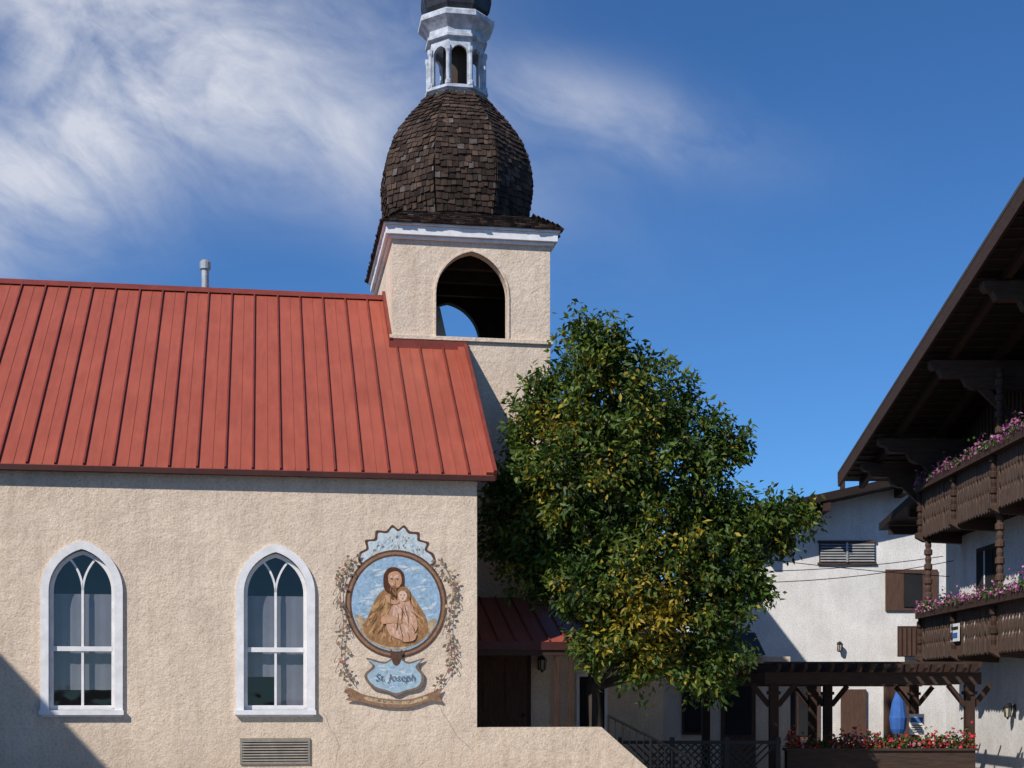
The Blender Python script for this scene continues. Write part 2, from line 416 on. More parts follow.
# porch
mb=MB(['red','redseam','dkred','wood','stucco','door','black','conc'])
pe,pt=1.05,3.27; ze,zt=2.64,3.50; xa,xb=.02,2.08
mb.add([(xa,pe,ze),(xb,pe,ze),(xb-.25,pt,zt),(xa,pt,zt),(xa,pe,ze-.05),(xb,pe,ze-.05),(xb-.25,pt,zt-.05),(xa,pt,zt-.05)],[(0,1,2,3),(7,6,5,4),(0,4,5,1),(1,5,6,2),(2,6,7,3),(3,7,4,0)],0)
x=xa+.2
while x<xb-.3:
    mb.beam((x,pe,ze+.015),(x,pt,zt+.015),.02,.03,1); x+=.28
mb.box(xa,xb,pe-.03,pe-.001,ze-.13,ze+.0,2)
mb.box(xa+.02,xb-.05,pe+.001,pe+.12,ze-.22,ze-.06,3)
mb.box(1.42,1.50,pe+.01,pe+.09,.45,ze-.222,3)
mb.box(1.66,1.72,pe+.01,pe+.07,.45,ze-.222,3)
mb.box(1.501,1.659,pe+.02,pe+.05,1.25,1.30,3)
mb.box(.02,2.2,.30,TF-.01,0,.45,7)
mb.box(.40,1.42,TF-.05,TF-.002,.452,2.66,3)
mb.box(.48,1.34,TF-.08,TF-.052,.46,2.57,5)
for (za,zb) in ((.65,1.35),(1.5,2.4)):
    for (xa_,xb_) in ((.56,.86),(.96,1.26)): mb.box(xa_,xb_,TF-.095,TF-.081,za,zb,5)
mb.lathe([(.03,1.4),(.03,1.46)],8,1.29,TF-.11,0,6)
mb.obj('entrance_porch',CH)
mb=MB(['stucco','conc'])
mb.prism([(.002,0),(2.9,0),(2.9,.45),(1.95,1.28),(.002,1.28)],'y',-.02,.18,0)
mb.obj('ramp_wall',CH)
mb=MB(['stucco','brown','dark','white'])
mb.box(TW1+.002,4.3,5.0,8.5,0,2.9,0); mb.prism([(4.7,2.85),(8.8,2.85),(6.7,3.9)],'x',TW1+.01,4.5,1)
mb.box(2.6,3.2,4.96,4.998,1.1,2.2,3); mb.box(2.66,3.14,4.95,4.959,1.16,2.14,2)
mb.obj('side_annex',CH)
HR=MB(['black'])
pts=[(2.2,.6,1.45),(2.9,.6,1.1),(3.6,.6,.75)]
for p,q in zip(pts[:-1],pts[1:]):
    HR.tube([p,q],[.022,.022]); HR.tube([(p[0],p[1],p[2]-.5),(q[0],q[1],q[2]-.5)],[.015,.015])
    n=6
    for k in range(n+1):
        t=k/n; x=p[0]+(q[0]-p[0])*t; z=p[2]+(q[2]-p[2])*t; HR.tube([(x,.6,z-.5),(x,.6,z)],[.01,.01],6)
for p in pts: HR.tube([(p[0],.6,0),p],[.022,.022])
h=HR.obj('handrail'); h.matrix_world=Matrix.Translation((-.537,23,0))@Matrix.Rotation(A,4,'Z')
def CW(u,w,z): 
    return (-.537+u*math.cos(A)-w*math.sin(A),23+u*math.sin(A)+w*math.cos(A),z)
mb=MB(['vent','dark'])
xa,xb,za,zb=-3.576,-2.54,.74,1.13
mb.box(xa,xb,-.03,-.004,za,za+.035);mb.box(xa,xb,-.03,-.004,zb-.035,zb);mb.box(xa,xa+.035,-.03,-.004,za+.035,zb-.035);mb.box(xb-.035,xb,-.03,-.004,za+.035,zb-.035)
mb.box(xa+.035,xb-.035,-.008,-.0035,za+.035,zb-.035,1)
for k in range(8):
    z=za+.05+k*.041; mb.add([(xa+.035,-.04,z),(xb-.035,-.04,z),(xb-.035,-.012,z+.032),(xa+.035,-.012,z+.032)],[(0,1,2,3)],0)
mb.obj('wall_vent_grille',CH)
mb=MB(['grey'])
mb.lathe([(.09,9.05),(.07,9.2),(.07,9.55),(.10,9.56),(.105,9.68),(.06,9.73)],14)
p=mb.obj('roof_vent_pipe',smooth=False); p.location=CW(-4.28,5.15,0)
M['lampg']=stain_mat('lamp_glass',(.42,.38,.30),.3,.2,6,0)
def wall_lantern(loc,rz):
    mb=MB(['black','lampg'])
    mb.box(-.05,.05,-.02,0,-.12,.12); mb.tube([(0,-.02,.05),(0,-.10,.14),(0,-.14,.12)],[.012]*3,6)
    mb.lathe([(.02,.13),(.09,.06),(.085,.05)],6,0,-.14)
    mb.lathe([(.05,-.12),(.07,.05)],6,0,-.14,0,1)
    for k in range(6):
        a=k*math.pi/3; mb.tube([(.053*math.cos(a),-.14+.053*math.sin(a),-.12),(.075*math.cos(a),-.14+.075*math.sin(a),.05)],[.009,.009],4)
    mb.lathe([(.055,-.13),(.055,-.12),],6,0,-.14); mb.lathe([(.01,-.17),(.03,-.13)],6,0,-.14)
    o=mb.obj('wall_lantern'); o.location=loc; o.rotation_euler=(0,0,rz); return o
wall_lantern(CW(1.60,TF-.01,2.35),A)
# ------------------------------------------------------------ MURAL
MU=empty('saint_mural',CW(-1.24,0,3.16),A)
U=1/65.8
def paint(name,c,var=.25,sc=14):
    k='paint_'+name
    m,nt,b=newmat(k)
    n=nz(nt,sc,5,.75,dist=.8); r=ramp(nt,n.outputs[0],[(.3,tuple(x*(1-var) for x in c)),(.7,tuple(min(1,x*(1+var)) for x in c))])
    n3=nz(nt,40,3,.8); r3=ramp(nt,n3.outputs[0],[(.32,(.62,.55,.46)),(.42,(1,1,1))])
    o=mixc(nt,r.outputs[0],r3.outputs[0],.5,'MULTIPLY')
    nt.links.new(o,b.inputs['Base Color']); b.inputs['Roughness'].default_value=.9; b.inputs['Specular IOR Level'].default_value=.15
    M[k]=m; return k
for n,c,v in [('frame',(.11,.06,.042),.35),('skyb',(.30,.44,.58),.35),('skyl',(.52,.60,.64),.3),('cream',(.62,.52,.38),.25),('robe',(.32,.17,.08),.4),('robe2',(.48,.29,.14),.35),('robe3',(.18,.09,.05),.4),
    ('skin',(.54,.31,.19),.2),('hair',(.09,.04,.022),.3),('child',(.56,.33,.23),.3),('child2',(.68,.47,.36),.3),('blue',(.35,.48,.57),.25),('ink',(.08,.10,.16),.2),('rib',(.27,.16,.10),.35),('vine',(.19,.14,.11),.3),('flow',(.34,.14,.12),.3),('cloud',(.44,.33,.21),.5),('vg',(.22,.20,.14),.3)]: paint(n,c,v)
layer=[0]
def spl(P,n=6):
    out=[];N=len(P)
    for i in range(N):
        p0,p1,p2,p3=[Vector(P[(i+k-1)%N]) for k in range(4)]
        for j in range(n):
            t=j/n; out.append(.5*((2*p1)+(-p0+p2)*t+(2*p0-5*p1+4*p2-p3)*t*t+(-p0+3*p1-3*p2+p3)*t**3))
    return out
def shape(name,P,mat,smooth=True):
    layer[0]+=1; y=-.004-.0008*layer[0]
    if smooth: P=spl(P)
    mb=MB([mat]); mb.add([(p[0]*U,y,p[1]*U) for p in P],[tuple(range(len(P)))],0); return mb.obj(name,MU)
def ell(cx,cy,rx,ry,n=28,a0=0): return [(cx+rx*math.cos(2*math.pi*k/n+a0),cy+ry*math.sin(2*math.pi*k/n+a0)) for k in range(n)]
def inside(x,y,P):
    c=False;n=len(P)
    for i in range(n):
        x1,y1=P[i][0],P[i][1];x2,y2=P[i-1][0],P[i-1][1]
        if (y1>y)!=(y2>y) and x<(x2-x1)*(y-y1)/(y2-y1)+x1: c=not c
    return c
def strokes(name,P,mats,n,ang,l=(3,8),w=(.7,1.8),curve=.6):
    layer[0]+=1; y=-.004-.0008*layer[0]; mb=MB(mats)
    xs=[p[0] for p in P]; ys=[p[1] for p in P]; k=0; tries=0
    while k<n and tries<n*20:
        tries+=1
        x=random.uniform(min(xs),max(xs)); z=random.uniform(min(ys),max(ys))
        a=(ang(x,z) if callable(ang) else ang)+random.uniform(-.35,.35); L_=random.uniform(*l); W_=random.uniform(*w); cu=random.uniform(-curve,curve)
        pts=[(x+math.cos(a+cu*t)*L_*t,z+math.sin(a+cu*t)*L_*t) for t in (-.5,-.25,0,.25,.5)]
        if not (inside(*pts[0],P) and inside(*pts[-1],P)): continue
        wd=[.15,.8,1,.7,.1]; up=[];dn=[]
        for (px,pz),q in zip(pts,wd):
            up.append((px-math.sin(a)*W_*q/2,pz+math.cos(a)*W_*q/2)); dn.append((px+math.sin(a)*W_*q/2,pz-math.cos(a)*W_*q/2))
        yy=y-.00001*k
        po=up+dn[::-1]; mb.add([(p[0]*U,yy,p[1]*U) for p in po],[(0,1,8,9),(1,2,7,8),(2,3,6,7),(3,4,5,6)],random.randrange(len(mats))); k+=1
    layer[0]+=1+int(n*.00001/.0008)
    mb.obj(name,MU)
shape('top_scroll_edge',[(-34,38),(-37,50),(-30,55),(-31,63),(-22,65),(-20,73),(-10,73),(-4,79),(2,75),(8,79),(14,73),(23,72),(24,65),(33,62),(31,55),(38,50),(36,38),(0,30)],'paint_frame')
shape('top_scroll',[(-32,40),(-34.5,49),(-27.5,54),(-28,61.5),(-19.5,63),(-17.5,70.5),(-9,70.5),(-3.5,76),(2,72.5),(7.5,76),(12.5,70.5),(20.5,69.5),(21.5,63.5),(30,60.5),(28.5,54),(35.5,48.5),(34,40),(0,30)],'paint_skyl')
cart=[(-28,42),(-28,50),(-22,60),(-10,67),(2,70),(14,67),(24,58),(30,48),(30,42)]
strokes('scroll_ornament',cart,['paint_blue','paint_vine','paint_skyb','paint_cream','paint_skyb'],150,lambda x,z:math.atan2(x,z-30)+1.3,(2,6),(.6,1.6),1.8)
shape('oval_frame',ell(0,0,51,54,48),'paint_frame',False)
shape('oval_rim',ell(0,0,49,52,48),'paint_rib',False)
shape('oval_rim_inner',ell(0,0,46.5,49.5,48),'paint_frame',False)
shape('oval_sky',ell(0,0,44.5,47.5,48),'paint_skyb',False)
OV=ell(0,0,44,47,40)
strokes('sky_strokes',OV,['paint_skyb','paint_skyl','paint_blue'],170,.2,(5,14),(1.5,4))
shape('cloud_base',[(-41,-12),(-33,-14),(-24,-20),(0,-18),(24,-20),(34,-16),(40,-15),(35,-28),(20,-40),(0,-46),(-20,-41),(-34,-30)],'paint_cloud')
strokes('ground_strokes',[(-38,-14),(38,-16),(30,-32),(0,-45),(-30,-32)],['paint_cloud','paint_robe','paint_cream','paint_vg'],70,.1,(5,12),(1,3))
robe=[(-9,15),(-17,10),(-23,0),(-28,-12),(-33,-26),(-24,-37),(-4,-43),(18,-40),(31,-29),(30,-14),(22,0),(14,11),(4,16)]
shape('saint_robe',robe,'paint_robe')
strokes('robe_folds',robe,['paint_robe2','paint_robe3','paint_robe2','paint_robe','paint_robe2'],150,lambda x,z:1.57+x*.022,(7,18),(1,3.2))
shape('saint_hair',[(-12,30),(-7,36),(1,36),(7,31),(8,22),(7,13),(2,9),(-7,10),(-12,15),(-13,23)],'paint_hair')
shape('saint_face',[(-8,28),(-4,32),(2,32),(5,27),(5,20),(2,14),(-3,13),(-7,18)],'paint_skin')
strokes('face_strokes',[(-7,28),(3,30),(4,20),(-4,15)],['paint_child','paint_skin','paint_child2'],18,1.4,(2,5),(.8,1.8))
shape('saint_beard',[(-8,21),(-7,12),(-1,6),(4,10),(5,20),(2,16.5),(-4,16.5)],'paint_hair')
strokes('beard_strokes',[(-7,19),(-6,12),(-1,7),(4,12),(4,18)],['paint_robe','paint_robe3'],22,1.5,(2,5),(.5,1.1))
shape('saint_eye',ell(-4.6,25,1.3,.7,8),'paint_ink',False); shape('saint_eye',ell(1,25,1.3,.7,8),'paint_ink',False)
shape('saint_nose',[(-2.2,25),(-3.2,20),(-.8,19.5),(-1.2,25)],'paint_robe2')
shape('saint_mouth',ell(-2,17.6,2,.6,8),'paint_flow',False)
chb=[(2,4),(-5,-4),(-10,-18),(-6,-31),(10,-36),(21,-24),(18,-8),(13,4)]
shape('child_robe',chb,'paint_child')
strokes('child_folds',chb,['paint_child2','paint_child','paint_robe2','paint_child2'],70,lambda x,z:1.7+x*.03,(4,12),(.8,2.4))
shape('child_hair',[(1,12),(5,17),(11,16),(14,10),(13,4),(8,2),(2,5)],'paint_robe')
shape('child_face',ell(6.2,8,4.5,5.2,16),'paint_child2',False)
shape('child_eye',ell(4.6,9,.8,.5,8),'paint_ink',False); shape('child_eye',ell(8,9,.8,.5,8),'paint_ink',False)
shape('child_mouth',ell(6.2,5.2,1.1,.4,8),'paint_flow',False)
shape('saint_hand',[(-15,-14),(-8,-11),(2,-14),(6,-17),(4,-20),(-4,-19),(-14,-20)],'paint_skin')
shape('saint_hand_low',[(4,-34),(14,-33),(20,-29),(18,-36),(8,-38)],'paint_skin')
shape('child_arm',[(1,0),(-6,0),(-11,6),(-10,9),(-4,4),(3,3)],'paint_skin')
strokes('outlines',robe,['paint_robe3'],16,lambda x,z:1.57+x*.03,(10,20),(.5,.9))
shape('label_edge',[(-30,-54),(-24,-62),(-32,-72),(-24,-84),(-10,-88),(0,-92),(10,-88),(24,-84),(28,-72),(22,-62),(28,-54),(12,-58),(0,-52),(-12,-58)],'paint_vine')
shape('label_field',[(-28,-56),(-21,-63),(-29,-72),(-22,-82),(-10,-86),(0,-89),(10,-86),(22,-82),(25,-72),(19,-63),(25,-56),(12,-60),(0,-54),(-12,-60)],'paint_blue')
strokes('label_strokes',[(-20,-62),(-26,-72),(-20,-81),(0,-87),(18,-81),(23,-72),(16,-62),(0,-58)],['paint_skyl','paint_blue','paint_skyb'],60,.1,(4,10),(1,2.5))
shape('label_mark',[(-6,-46),(-4,-58),(0,-62),(4,-58),(6,-46),(0,-50)],'paint_frame')
shape('ribbon',[(-52,-88),(-46,-84),(-34,-90),(-10,-95),(14,-95),(36,-88),(46,-84),(43,-92),(46,-98),(34,-97),(14,-103),(-12,-103),(-36,-98),(-50,-96),(-46,-92)],'paint_rib')
shape('ribbon_edge',[(-30,-93),(-8,-97),(14,-97),(30,-92),(30,-95),(14,-100),(-10,-100),(-30,-96)],'paint_cloud')
strokes('ribbon_writing',[(-28,-93),(-8,-97),(14,-97),(28,-92),(28,-95),(14,-100),(-10,-100),(-28,-96)],['paint_frame'],26,1.3,(1.5,3),(.4,.8))
for sg in (-1,1):
    def vx(t): return sg*(51+4*math.sin(t*9)-(t-.5)**2*62+6)
    layer[0]+=1; mb=MB(['paint_vine','paint_flow','paint_cloud','paint_vg']); y=-.004-.0008*layer[0]
    for k in range(80):
        t=k/79; z=46-t*126; x=vx(t); t2=(k+1)/79; x2=vx(t2); z2=46-t2*126
        mb.add([(x*U,y,z*U),((x+.8)*U,y,z*U),((x2+.8)*U,y,z2*U),(x2*U,y,z2*U)],[(0,1,2,3)],0)
        if k%6==0:
            s0=random.choice((-1,1)); pr=[(x+s0*(7*math.sin(q/6*2.6)),z-5+5*math.cos(q/6*4.2)) for q in range(7)]
            for (a,b),(c,d) in zip(pr[:-1],pr[1:]): mb.add([(a*U,y,b*U),((a+.8)*U,y,(b+.3)*U),((c+.8)*U,y,(d+.3)*U),(c*U,y,d*U)],[(0,1,2,3)],0)
        for _ in range(random.choice((0,1,1,2))):
            a=random.uniform(0,6.28); l=random.uniform(3,6.5); ox=x+random.uniform(-5,5); oz=z+random.uniform(-3,3)
            c,s=math.cos(a),math.sin(a); w=l*.3
            yy=y-.0002*(k%5+1)
            mb.add([(ox*U,yy,oz*U),((ox+c*l/2-s*w)*U,yy,(oz+s*l/2+c*w)*U),((ox+c*l)*U,yy,(oz+s*l)*U),((ox+c*l/2+s*w)*U,yy,(oz+s*l/2-c*w)*U)],[(0,1,2,3)],random.choice([0,3,0,2,0]) if random.random()>.12 else 1)
    layer[0]+=2
    mb.obj('vine',MU)
def text(body,size,loc,mat,parent,rot=(math.pi/2,0,0)):
    c=bpy.data.curves.new('lettering','FONT'); c.body=body; c.size=size; c.align_x='CENTER'; c.materials.append(M[mat]); c.shear=.2; c.offset=-.001
    o=bpy.data.objects.new('lettering',c); COL.objects.link(o); o.parent=parent; o.location=loc; o.rotation_euler=rot; return o
ly=-.004-.0008*(layer[0]+3)
text('St. Joseph',.155,(-.02,ly,-77*U),'paint_ink',MU)
# ------------------------------------------------------------ TREE
clumps=[(1.20,24.6,7.15,.62),(1.25,24.4,7.70,.34),(1.75,24.5,7.35,.42),(.60,24.9,6.65,.55),(.35,24.8,6.25,.35),(1.5,24.4,6.5,.88),(2.25,24.8,6.7,.62),(2.75,24.9,6.35,.5),(3.2,24.7,5.9,.52),(3.6,24.7,5.95,.28),(.30,25.0,5.65,.60),
(1.1,24.2,5.5,1.05),(.65,24.5,5.3,.45),(.75,24.4,4.85,.45),(2.2,24.4,5.5,1.05),(3.05,24.6,5.1,.66),(3.6,24.6,4.85,.45),(4.15,24.5,4.66,.36),(4.75,24.5,4.72,.17),(4.4,24.6,4.45,.22),(.12,24.9,4.5,.70),(.75,24.6,4.05,.70),(1.6,24.2,4.0,1.0),(.30,24.6,3.95,.45),
(2.5,24.3,4.2,1.0),(3.3,24.5,4.0,.62),(1.95,24.0,3.05,.75),(2.75,24.2,3.1,.75),(3.5,24.4,3.5,.52),(2.2,24.0,2.3,.45),(2.9,24.2,2.3,.45),(3.85,24.3,4.15,.40),(3.9,24.3,3.55,.28),(.0,25.0,5.05,.5),(3.35,24.2,2.6,.45),(3.15,24.2,2.05,.3),(1.4,24.1,3.15,.52),(1.5,24.0,2.6,.42),(.95,23.9,3.5,.40)]
leafpos=[];leafcol=[];leafdir=[];twigs=[]
for (cx,cy,cz,r) in clumps:
    nsub=int(70*r*r+10)
    for _ in range(nsub):
        d=rng.normal(size=3); d/=np.linalg.norm(d); rr=r*rng.uniform(.05,1.0)**.45
        c=np.array([cx,cy,cz])+d*rr
        if rng.random()<.2: c+=d*r*rng.uniform(.08,.28)+np.array([0,0,.04])
        n=int(rng.integers(28,54)); sg=rng.uniform(.06,.115)
        ax=d*.8+rng.normal(size=3)*.45+np.array([0,0,.25]); ax/=np.linalg.norm(ax); ax*=rng.uniform(.14,.28)
        t=rng.uniform(-1,1,size=(n,1))
        p=c+rng.normal(size=(n,3))*sg*(1.25-.6*np.abs(t))+t*ax-np.array([0,0,.06])*t*t
        leafpos.append(p)
        if rng.random()<.3: twigs.append((c-ax*1.2,c+ax*.9))
        h=rng.random()
        base=np.array([.060,.108,.017]) if h<.45 else (np.array([.098,.142,.021]) if h<.80 else np.array([.032,.064,.017]))
        yl=1.1*math.exp(-((c[0]-2.15)**2+(c[2]-3.0)**2)/.45)+.7*math.exp(-((c[0]-.65)**2+(c[2]-6.2)**2)/.12)+.5*math.exp(-((c[0]-1.6)**2+(c[2]-6.9)**2)/.12)+.45*math.exp(-((c[0]-.6)**2+(c[2]-4.9)**2)/.12)+.4*math.exp(-((c[0]-2.5)**2+(c[2]-4.4)**2)/.12)+.4*math.exp(-((c[0]-1.4)**2+(c[2]-5.3)**2)/.1)+(.35 if rng.random()<.07 else 0)
        cl=np.tile(base,(n,1))*rng.uniform(.7,1.4,size=(n,1))
        ym=rng.random(n)<min(.8,yl*.85)+.02
        cl[ym]=np.array([.38,.29,.03])*rng.uniform(.55,1.2,size=(ym.sum(),1))
        leafcol.append(cl); leafdir.append(np.tile(d,(n,1)))
def leafmesh(name,pos,col,dirs,ln,wd,mat,parent=None):
    N=len(pos)
    a=rng.normal(size=(N,3))*.8+dirs*.7+np.array([0,0,-.45]); a/=np.linalg.norm(a,axis=1)[:,None]
    nn=rng.normal(size=(N,3))*.7+dirs*.4+np.array([0,0,.7]); b=np.cross(a,nn); b/=(np.linalg.norm(b,axis=1)[:,None]+1e-6)
    nrm=np.cross(b,a)
    l=ln*rng.uniform(.65,1.3,size=(N,1)); w=wd*rng.uniform(.7,1.25,size=(N,1))
    v0=pos; v1=pos+a*l*.45+b*w*.5+nrm*w*.15; v2=pos+a*l-nrm*l*.12; v3=pos+a*l*.45-b*w*.5+nrm*w*.15
    V=np.stack([v0,v1,v2,v3],1).reshape(-1,3).astype(np.float32)
    me=bpy.data.meshes.new(name); me.vertices.add(N*4); me.vertices.foreach_set('co',V.ravel())
    idx=np.arange(N)[:,None]*4+np.array([0,1,2,0,2,3])
    me.loops.add(N*6); me.loops.foreach_set('vertex_index',idx.ravel().astype(np.int32))
    me.polygons.add(N*2); me.polygons.foreach_set('loop_start',(np.arange(N*2)*3).astype(np.int32)); me.polygons.foreach_set('loop_total',np.full(N*2,3,dtype=np.int32))
    me.update(calc_edges=True)
    ca=me.color_attributes.new('Col','FLOAT_COLOR','POINT'); cc=np.ones((N*4,4),dtype=np.float32); cc[:,:3]=np.repeat(col,4,axis=0)
    ca.data.foreach_set('color',cc.ravel()); me.materials.append(M[mat]); me.validate()
    o=bpy.data.objects.new(name,me); COL.objects.link(o)
    if parent: o.parent=parent
    return o
TR=empty('deciduous_tree',(0,0,0))
lp=np.concatenate(leafpos); lc=np.concatenate(leafcol); ld=np.concatenate(leafdir)
dx=lp[:,0]+.537; dy=lp[:,1]-23
uu=dx*math.cos(A)+dy*math.sin(A); ww=-dx*math.sin(A)+dy*math.cos(A)
ok=~((uu<.06)&(lp[:,2]<5.2)) & ~((uu<.34)&(lp[:,2]<7.6)&(lp[:,2]>5)&(lp[:,2]<5.13+.79*(ww+.15)+.1)) & ~((uu<1.82)&(ww>TF-.05)) & ~((uu<2.2)&(uu>0)&(ww>.9)&(ww<3.3)&(lp[:,2]<2.75+.42*(ww-1.05)))
leafmesh('foliage',lp[ok],lc[ok],ld[ok],.128,.060,'leaf',TR)
mb=MB(['bark'])
base=Vector((1.40,24.95,0))
mb.tube([base,base+Vector((.03,0,.8)),base+Vector((-.05,.02,1.8)),base+Vector((.05,0,3.0)),base+Vector((0,-.1,4.5)),base+Vector((-.15,-.1,6.2))],[.17,.135,.12,.10,.08,.03],10)
for (cx,cy,cz,r) in clumps:
    z0=max(1.9,min(cz-.9,5.2)); s=base+Vector((0,0,z0)); e=Vector((cx,cy,cz+.2*r)); m=s.lerp(e,.5)+Vector((random.uniform(-.15,.15),random.uniform(-.1,.1),.12))
    mb.tube([s,m,e],[.055,.035,.015],7)
    for _ in range(5):
        q=e+Vector((random.gauss(0,1),random.gauss(0,1),random.gauss(0,1))).normalized()*r*.8; mb.tube([m.lerp(e,.5),q],[.02,.006],5)
for a,b in twigs: mb.tube([a,b],[.007,.003],4)
mb.obj('trunk',TR,smooth=True)
# ------------------------------------------------------------ CHALET
CL=empty('alpine_chalet')
RS=.193
def zu(y): return 9.17-RS*(y-22.3) if y>=20 else 9.17+RS*2.3-RS*(20-y)
mb=MB(['stucco_w','bal','wood','dark','white'])
mb.box(9.6,19,7,32.2,0,5.2,0)
mb.prism([(7,5.2),(32.2,5.2),(32.2,zu(32.2)-.02),(20,zu(20)-.02),(7,zu(7)-.02)],'x',9.58,19,1)
y=7.2
while y<32.1:
    mb.box(9.555,9.579,y,y+.03,5.25,zu(y)-.05,2); y+=.22
for y,zb,zt_ in ((30.2,2.9,4.8),(27.2,2.9,4.8),(24.2,2.9,4.8),(30,5.5,7.0),(26.5,5.5,7.3)):
    mb.box(9.53,9.599 if zb<5 else 9.554,y-.6,y+.6,zb,zt_,2); mb.box(9.515,9.529,y-.5,y+.5,zb+.1,zt_-.1,3)
    mb.box(9.50,9.514,y-.02,y+.02,zb+.1,zt_-.1,4); mb.box(9.50,9.514,y-.5,y-.021,(zb+zt_)/2-.02,(zb+zt_)/2+.02,4)
mb.obj('wall',CL)
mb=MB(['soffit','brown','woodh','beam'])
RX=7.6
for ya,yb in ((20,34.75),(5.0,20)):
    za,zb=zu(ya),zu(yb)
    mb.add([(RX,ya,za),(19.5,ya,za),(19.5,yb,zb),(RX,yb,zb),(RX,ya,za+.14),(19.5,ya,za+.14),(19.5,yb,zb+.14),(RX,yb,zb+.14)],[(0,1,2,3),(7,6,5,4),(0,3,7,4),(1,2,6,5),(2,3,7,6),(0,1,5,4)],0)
    mb.add([(RX-.06,ya,za+.142),(19.5,ya,za+.142),(19.5,yb,zb+.142),(RX-.06,yb,zb+.142),(RX-.06,ya,za+.2),(19.5,ya,za+.2),(19.5,yb,zb+.2),(RX-.06,yb,zb+.2)],[(0,1,2,3),(7,6,5,4),(0,3,7,4),(2,3,7,6)],1)
    mb.beam((RX-.03,ya,za+.0),(RX-.03,yb,zb+.0),.05,.26,2)
    mb.beam((RX+.5,ya,za-.09),(RX+.5,yb,zb-.09),.12,.16,2)
    mb.beam((RX+1.4,ya,za-.09),(RX+1.4,yb,zb-.09),.12,.16,2)
for y in (33.1,31.6,27.7,24.6,20.2,14,8):
    z=zu(y)-.18
    h=.30
    mb.prism([(7.70,z),(7.70,z-.10),(7.77,z-.16),(7.85,z-.16),(7.93,z-h),(9.6,z-h),(9.6,z)],'y',y-.12,y+.12,3)
    mb.prism([(8.30,z-h-.002),(8.37,z-h-.15),(8.5,z-h-.22),(9.6,z-h-.24),(9.6,z-h-.002)],'y',y-.10,y+.10,3)
    mb.beam((8.6,y,z-h-.12),(9.6,y,z-h-1.1),.12,.14,3)
y=6
while y<34.6:
    mb.beam((RX+.03,y,zu(y)-.012),(9.58,y,zu(y)-.012),.035,.02,3); y+=.33
mb.obj('roof',CL)
def carved_post(mb,x,y,za,zb,r=.09,mi=0):
    n=int((zb-za)/.35)+1; pr=[]
    for k in range(n):
        z=za+(zb-za)*k/n; d=(zb-za)/n
        pr+=[(r,z+.02*d),(r,z+.25*d),(r*.62,z+.35*d),(r*.8,z+.6*d),(r*.6,z+.85*d),(r,z+.95*d)]
    mb.lathe(pr,10,x,y,0,mi)
BX=8.82
def balcony(zt_,zb,ya=12.0,yb=32.2,X=BX,name='balcony'):
    mb=MB(['bal','woodh','beam','wood'])
    mb.box(X-.05,X+.07,ya,yb,zt_-.07,zt_,1); mb.box(X-.02,X+.05,ya,yb,zt_-.24,zt_-.18,1)
    mb.box(X-.03,X+.05,ya,yb,zb+.10,zb+.2,1)
    mb.box(X+.05,9.6,ya,yb,zb+.08,zb+.16,2)
    y=ya+.02
    H=zt_-.075-(zb-.06)
    while y<yb-.12:
        w=.15; z0=zb-.06
        pr=[(0,0.05),(.5*w,0),(w,.05),(w,.26*H),(.70*w,.36*H),(w,.46*H),(w,.54*H),(.66*w,.64*H),(w,.74*H),(w,H),(0,H),(0,.74*H),(.34*w,.64*H),(0,.54*H),(0,.46*H),(.30*w,.36*H),(0,.26*H)]
        off=random.uniform(-.010,.010)
        mb.prism([(y+a,z0+b) for a,b in pr],'x',X-.055+off,X-.028+off,0); y+=w+.016
    x=X
    while x<9.45:
        mb.box(x,x+.14,yb,yb+.03,zb-.04,zt_-.07,0); x+=.155
    mb.box(X-.05,9.6,yb+.031,yb+.10,zt_-.09,zt_,2)
    k=yb-.1
    while k>ya:
        mb.M=Matrix.Translation((X-.08,k,0)); carved_post(mb,0,0,zb-.02,zt_+.04,.08,3); mb.M=None
        mb.prism([(X-.18,zb+.07),(X-.18,zb-.03),(X-.02,zb-.12),(9.6,zb-.16),(9.6,zb+.07)],'y',k-.09,k+.09,2)
        k-=2.45
    return mb.obj(name,CL)
balcony(6.28,5.20); balcony(3.58,2.60)
mb=MB(['beam'])
for k in (32.0,27.3,22.4):
    carved_post(mb,8.88,k,6.28,zu(k)-.45); carved_post(mb,8.88,k,3.58,5.13)
mb.obj('carved_posts',CL)
mb=MB(['bal','soffit','brown','stucco_w','wood'])
mb.box(10.3,15,32.21,35.6,0,5.75,3)
mb.add([(9,32.3,6.33),(15,32.3,6.33),(15,36.8,5.86),(9,36.8,5.86),(9,32.3,6.5),(15,32.3,6.5),(15,36.8,6.03),(9,36.8,6.03)],[(0,1,2,3),(7,6,5,4),(0,3,7,4),(1,2,6,5),(2,3,7,6),(0,1,5,4)],1)
for y in (32.8,34.4,36.2): mb.beam((9.1,y,6.2-.104*(y-32.3)),(10.5,y,6.2-.104*(y-32.3)),.14,.2,4)
mb.obj('rear_wing',CL)
mb=MB(['white','black','blue']); mb.box(8.70,8.715,29.2,29.75,2.85,3.2); mb.box(8.693,8.699,29.25,29.7,3.08,3.14,1); mb.box(8.693,8.699,29.3,29.65,2.92,3.02,2); mb.obj('wall_sign')
